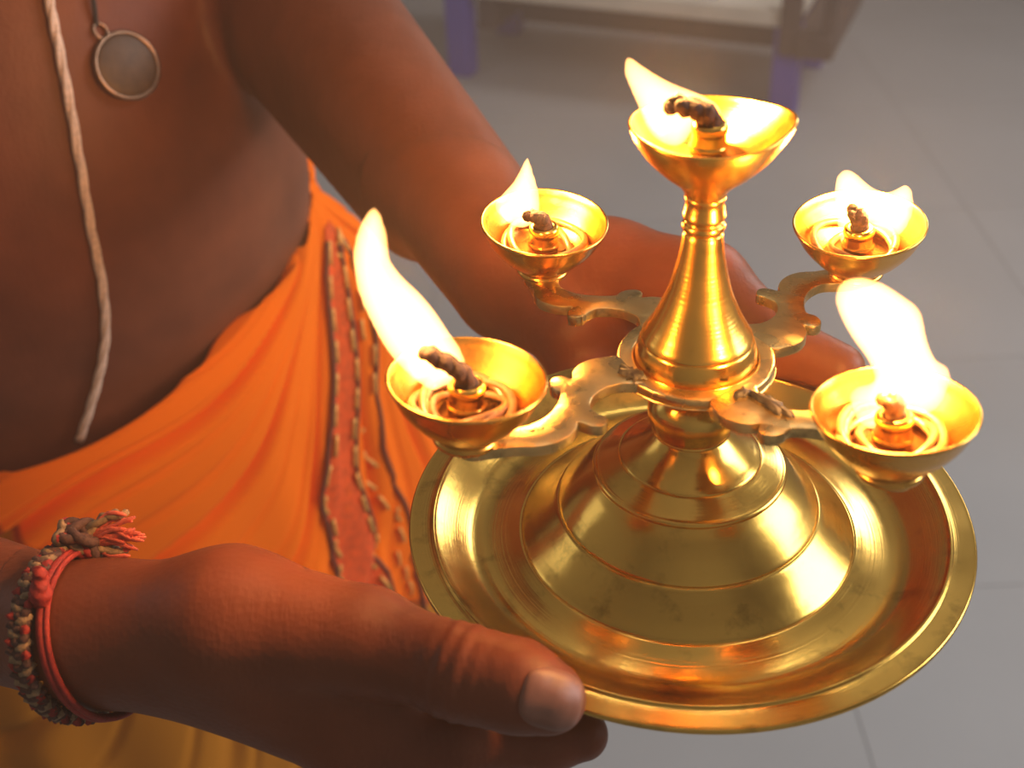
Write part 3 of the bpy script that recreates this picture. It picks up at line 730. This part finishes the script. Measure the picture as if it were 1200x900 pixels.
pc = on_body(145, 77, .004); pn = normal(pc, body_ray); pn = pn + A3([.15, -.15, .25]); pn /= np.linalg.norm(pn)
pend = tag(empty('pendant', pc), 'round dark framed pendant hanging on the bare chest', 'pendant')
up = on_body(118, 38, .004) - pc; up -= pn * (up @ pn); up /= np.linalg.norm(up); sd = np.cross(up, pn)
PM = Matrix(((sd[0], up[0], pn[0], 0), (sd[1], up[1], pn[1], 0), (sd[2], up[2], pn[2], 0), (0, 0, 0, 1)))
RP = .0165
mesh_obj('face', *lathe([(0.0002, .0012), (RP * .8, .0010), (RP * .93, .0004), (RP * .93, -.0012), (0.0002, -.0014)], 64), 'pendant_face', pend, matrix=PM, sharp=40)
mesh_obj('frame', *tube([(RP * math.cos(a), RP * math.sin(a), 0) for a in np.linspace(0, 2 * PI, 64, endpoint=False)], .0014, 10, True), 'pendant_metal', pend, matrix=PM)
mesh_obj('bail', *tube([(.0032 * math.cos(a), RP + .0040 + .0042 * math.sin(a), .0004) for a in np.linspace(0, 2 * PI, 28, endpoint=False)], .0009, 8, True), 'pendant_metal', pend, matrix=PM)
cp = [pc + up * (RP + .007)] + [on_body(x, y, .003) for x, y in ((108, 8), (104, -20), (98, -70), (90, -140))]
cc = catmull(cp, 8); q0 = cc.mean(0)
tag(mesh_obj('necklace_cord', *(lambda t: (np.array(t[0]) - q0, t[1]))(tube(cc, .0012, 8)), 'black_cord', loc=q0), 'thin dark cord running up the chest from the round pendant', 'cord')

# bracelets round the near wrist
def wrist_ring(cx, n=96, lift=.0022, lean=0.0, sag=0.0):
    """closed path lying on the forearm around its axis at the given distance along it"""
    ax0 = W - EL; ax0 /= np.linalg.norm(ax0); c = W + ax0 * cx + BACK * .008; ax = ax0 + 1.6 * CAM_R; ax /= np.linalg.norm(ax)
    e1 = np.cross(ax, BACK); e1 /= np.linalg.norm(e1); e2 = np.cross(ax, e1); out = []
    for i in range(n):
        a = 2 * PI * i / n; d = e1 * math.cos(a) + e2 * math.sin(a)
        lo_, hi_ = 0., .08
        for _ in range(30):
            m_ = (lo_ + hi_) / 2
            if near_hand((c + d * m_)[None].astype(np.float32))[0] < 0: lo_ = m_
            else: hi_ = m_
        out.append(c + d * (lo_ + lift) + ax * lean * (d @ (-CAM_U)))
    return np.array(out), ax
rp, rax = wrist_ring(.002, 160, .0030, .003)
bro = rp.mean(0); br = tag(empty('bracelet', bro), 'braided dark and tan cord bracelet with a frayed tassel on the near wrist', 'bracelet')
for s, mt in enumerate(('dark_thread', 'tan_thread', 'dark_thread', 'red_thread')):
    q = []
    for i, p in enumerate(rp):
        rad = p - (W + rax * .002 + BACK * .008); rad -= rax * (rad @ rax); rad /= np.linalg.norm(rad)
        a = i * 2 * PI * 26 / len(rp) + s * PI / 2
        q.append(p + rax * .0026 * math.sin(a) + rad * .0012 * math.cos(a * 2 + s) - bro)
    mesh_obj('braid_strand', *tube(q, .00135, 8, True), mt, br)
topi = int(np.argmax(rp @ CAM_U)); kn = rp[topi] + CAM_U * .0025 + CAM_R * .004
rng = np.random.RandomState(4)
for s, mt in enumerate(('dark_thread', 'tan_thread', 'red_thread', 'dark_thread')):
    q = []
    ph = rng.rand(6) * 6.3
    for i in range(60):
        a = i / 60 * 2 * PI; q.append(kn - bro + .0048 * np.array([math.sin(2 * a + ph[0]), .8 * math.sin(3 * a + ph[1]), .8 * math.cos(2 * a + ph[2])]))
    mesh_obj('knot', *tube(q, .0016, 8, True), mt, br)
fr = []
for s in range(26):
    d = CAM_R * (.010 + .007 * rng.rand()) + CAM_U * (.0035 * rng.randn() * .6 + .0012) - CAM_F * .003 * rng.rand(); st = kn + CAM_R * .003 + CAM_U * .0012 * rng.randn()
    fr.append(tube(catmull([st - bro, st + d * .5 + CAM_U * .0015 * rng.randn() - bro, st + d - bro], 3), [.00075] * 6 + [.0003], 5))
t_ = mesh_obj('tassel', *join(fr), 'pink_thread', br); t_['label'] = 'frayed pink thread end'
for dy in (.0055, -.0035):
    tail = catmull([kn - bro, kn + CAM_R * .007 + CAM_U * (dy + .001) - bro, kn + CAM_R * .013 + CAM_U * (dy * 1.2 + .001) - bro], 6)
    parts = []
    for s in range(2): parts.append(tube([p + .0010 * np.array([math.cos(i * .9 + s * PI), math.sin(i * .9 + s * PI), 0]) for i, p in enumerate(tail)], .0012, 6))
    mesh_obj('cord_end', *join(parts), 'tan_thread', br)
rp2, _ = wrist_ring(.0095, 120, .0016, .006)
ro = rp2.mean(0); rt = tag(empty('wrist_thread', ro), 'thin red thread tied round the near wrist beside the braided bracelet', 'bracelet')
mesh_obj('thread', *tube(rp2 - ro, .0013, 8, True), 'red_thread', rt)
mesh_obj('thread_strand', *tube(rp2 - ro + rax * .0018, .0009, 8, True), 'red_thread', rt)
ki = int(np.argmin([np.linalg.norm(p - march(CAM_O, ray(66, 702), near_hand)) for p in rp2])); kp = rp2[ki] - ro - CAM_F * .002
kv, kf = surface_nets(lambda P: smin(ellipsoid(P, kp, I3, (.0030, .0028, .0038)), ellipsoid(P, kp + CAM_U * .0055, I3, (.0021, .0021, .0042)), .003) + .0004 * np.sin(P[:, 2] * 2600 + P[:, 0] * 1400).astype(np.float32), kp - .014, kp + .016, .0009)
mesh_obj('knot', kv, kf, 'red_thread', rt)

# ================================================================== LOW BENCH IN THE BACKGROUND
f1, f2 = at_z(543, 86, 0), at_z(917, 132, 0); ex = f2 - f1; LEN = np.linalg.norm(ex); ex /= LEN; ang = math.atan2(ex[1], ex[0])
bench = empty('bench', f1); bench.rotation_euler = (0, 0, ang)
tag(bench, 'low bench with a cream top board and blue-violet legs standing on the floor', 'bench')
mesh_obj('top_board', *box(-.16, LEN + .02, -.03, .42, .235, .282, .006), 'cream_board', bench, smooth=False)
for x, y in ((0, 0), (LEN, 0), (0, .36), (LEN, .36)):
    mesh_obj('leg', *box(x - .034, x + .034, y - .03, y + .035, 0, .235, .004), 'blue_paint', bench, smooth=False)
mesh_obj('stretcher', *box(.06, LEN - .04, .30, .34, .06, .235, .004), 'dark_wood', bench, smooth=False)
mesh_obj('bracket', *box(.045, .10, .02, .33, .13, .235, .004), 'dark_wood', bench, smooth=False)
mesh_obj('end_frame', *join([box(LEN - .02, LEN + .03, -.05, .0, .17, .42, .008), box(LEN + .02, LEN + .12, -.06, .40, .17, .235, .01), box(LEN + .085, LEN + .12, -.05, -.01, .17, .42, .008)]), 'dark_wood', bench, smooth=False)
def bundle(x, y, w, d, h, mat, label, cat):
    V = []; F = []; n_ = 20
    bm = bmesh.new(); bmesh.ops.create_cube(bm, size=1.0); bmesh.ops.subdivide_edges(bm, edges=bm.edges[:], cuts=5, use_grid_fill=True)
    for v in bm.verts:
        q = v.co; s = 1 - .16 * (abs(2 * q.x) ** 4 + abs(2 * q.y) ** 4) * (.5 + q.z)
        v.co = Vector((q.x * w * s, q.y * d * s, (q.z + .5) * h * (1 - .12 * math.sin(q.x * 9 + q.y * 5 + x * 30)) if q.z > -.49 else 0))
    bm.verts.index_update(); V = [v.co.copy() for v in bm.verts]; F = [[v.index for v in f.verts] for f in bm.faces]; bm.free()
    p = Vector(f1) + Matrix.Rotation(ang, 3, 'Z') @ Vector((x, y, .2825))
    o = mesh_obj('folded_cloth', V, F, mat, matrix=Matrix.Translation(p) @ Matrix.Rotation(ang, 4, 'Z')); tag(o, label, cat)
bundle(.33, .12, .16, .22, .07, 'blue_cloth', 'blue folded cloth on the bench, farthest left', 'cloth')
bundle(.48, .14, .12, .2, .06, 'pale_cloth', 'pale folded cloth between the two blue ones on the bench', 'cloth')
bundle(.64, .12, .17, .22, .075, 'blue_cloth', 'blue folded cloth on the bench beside the dark end frame', 'cloth')
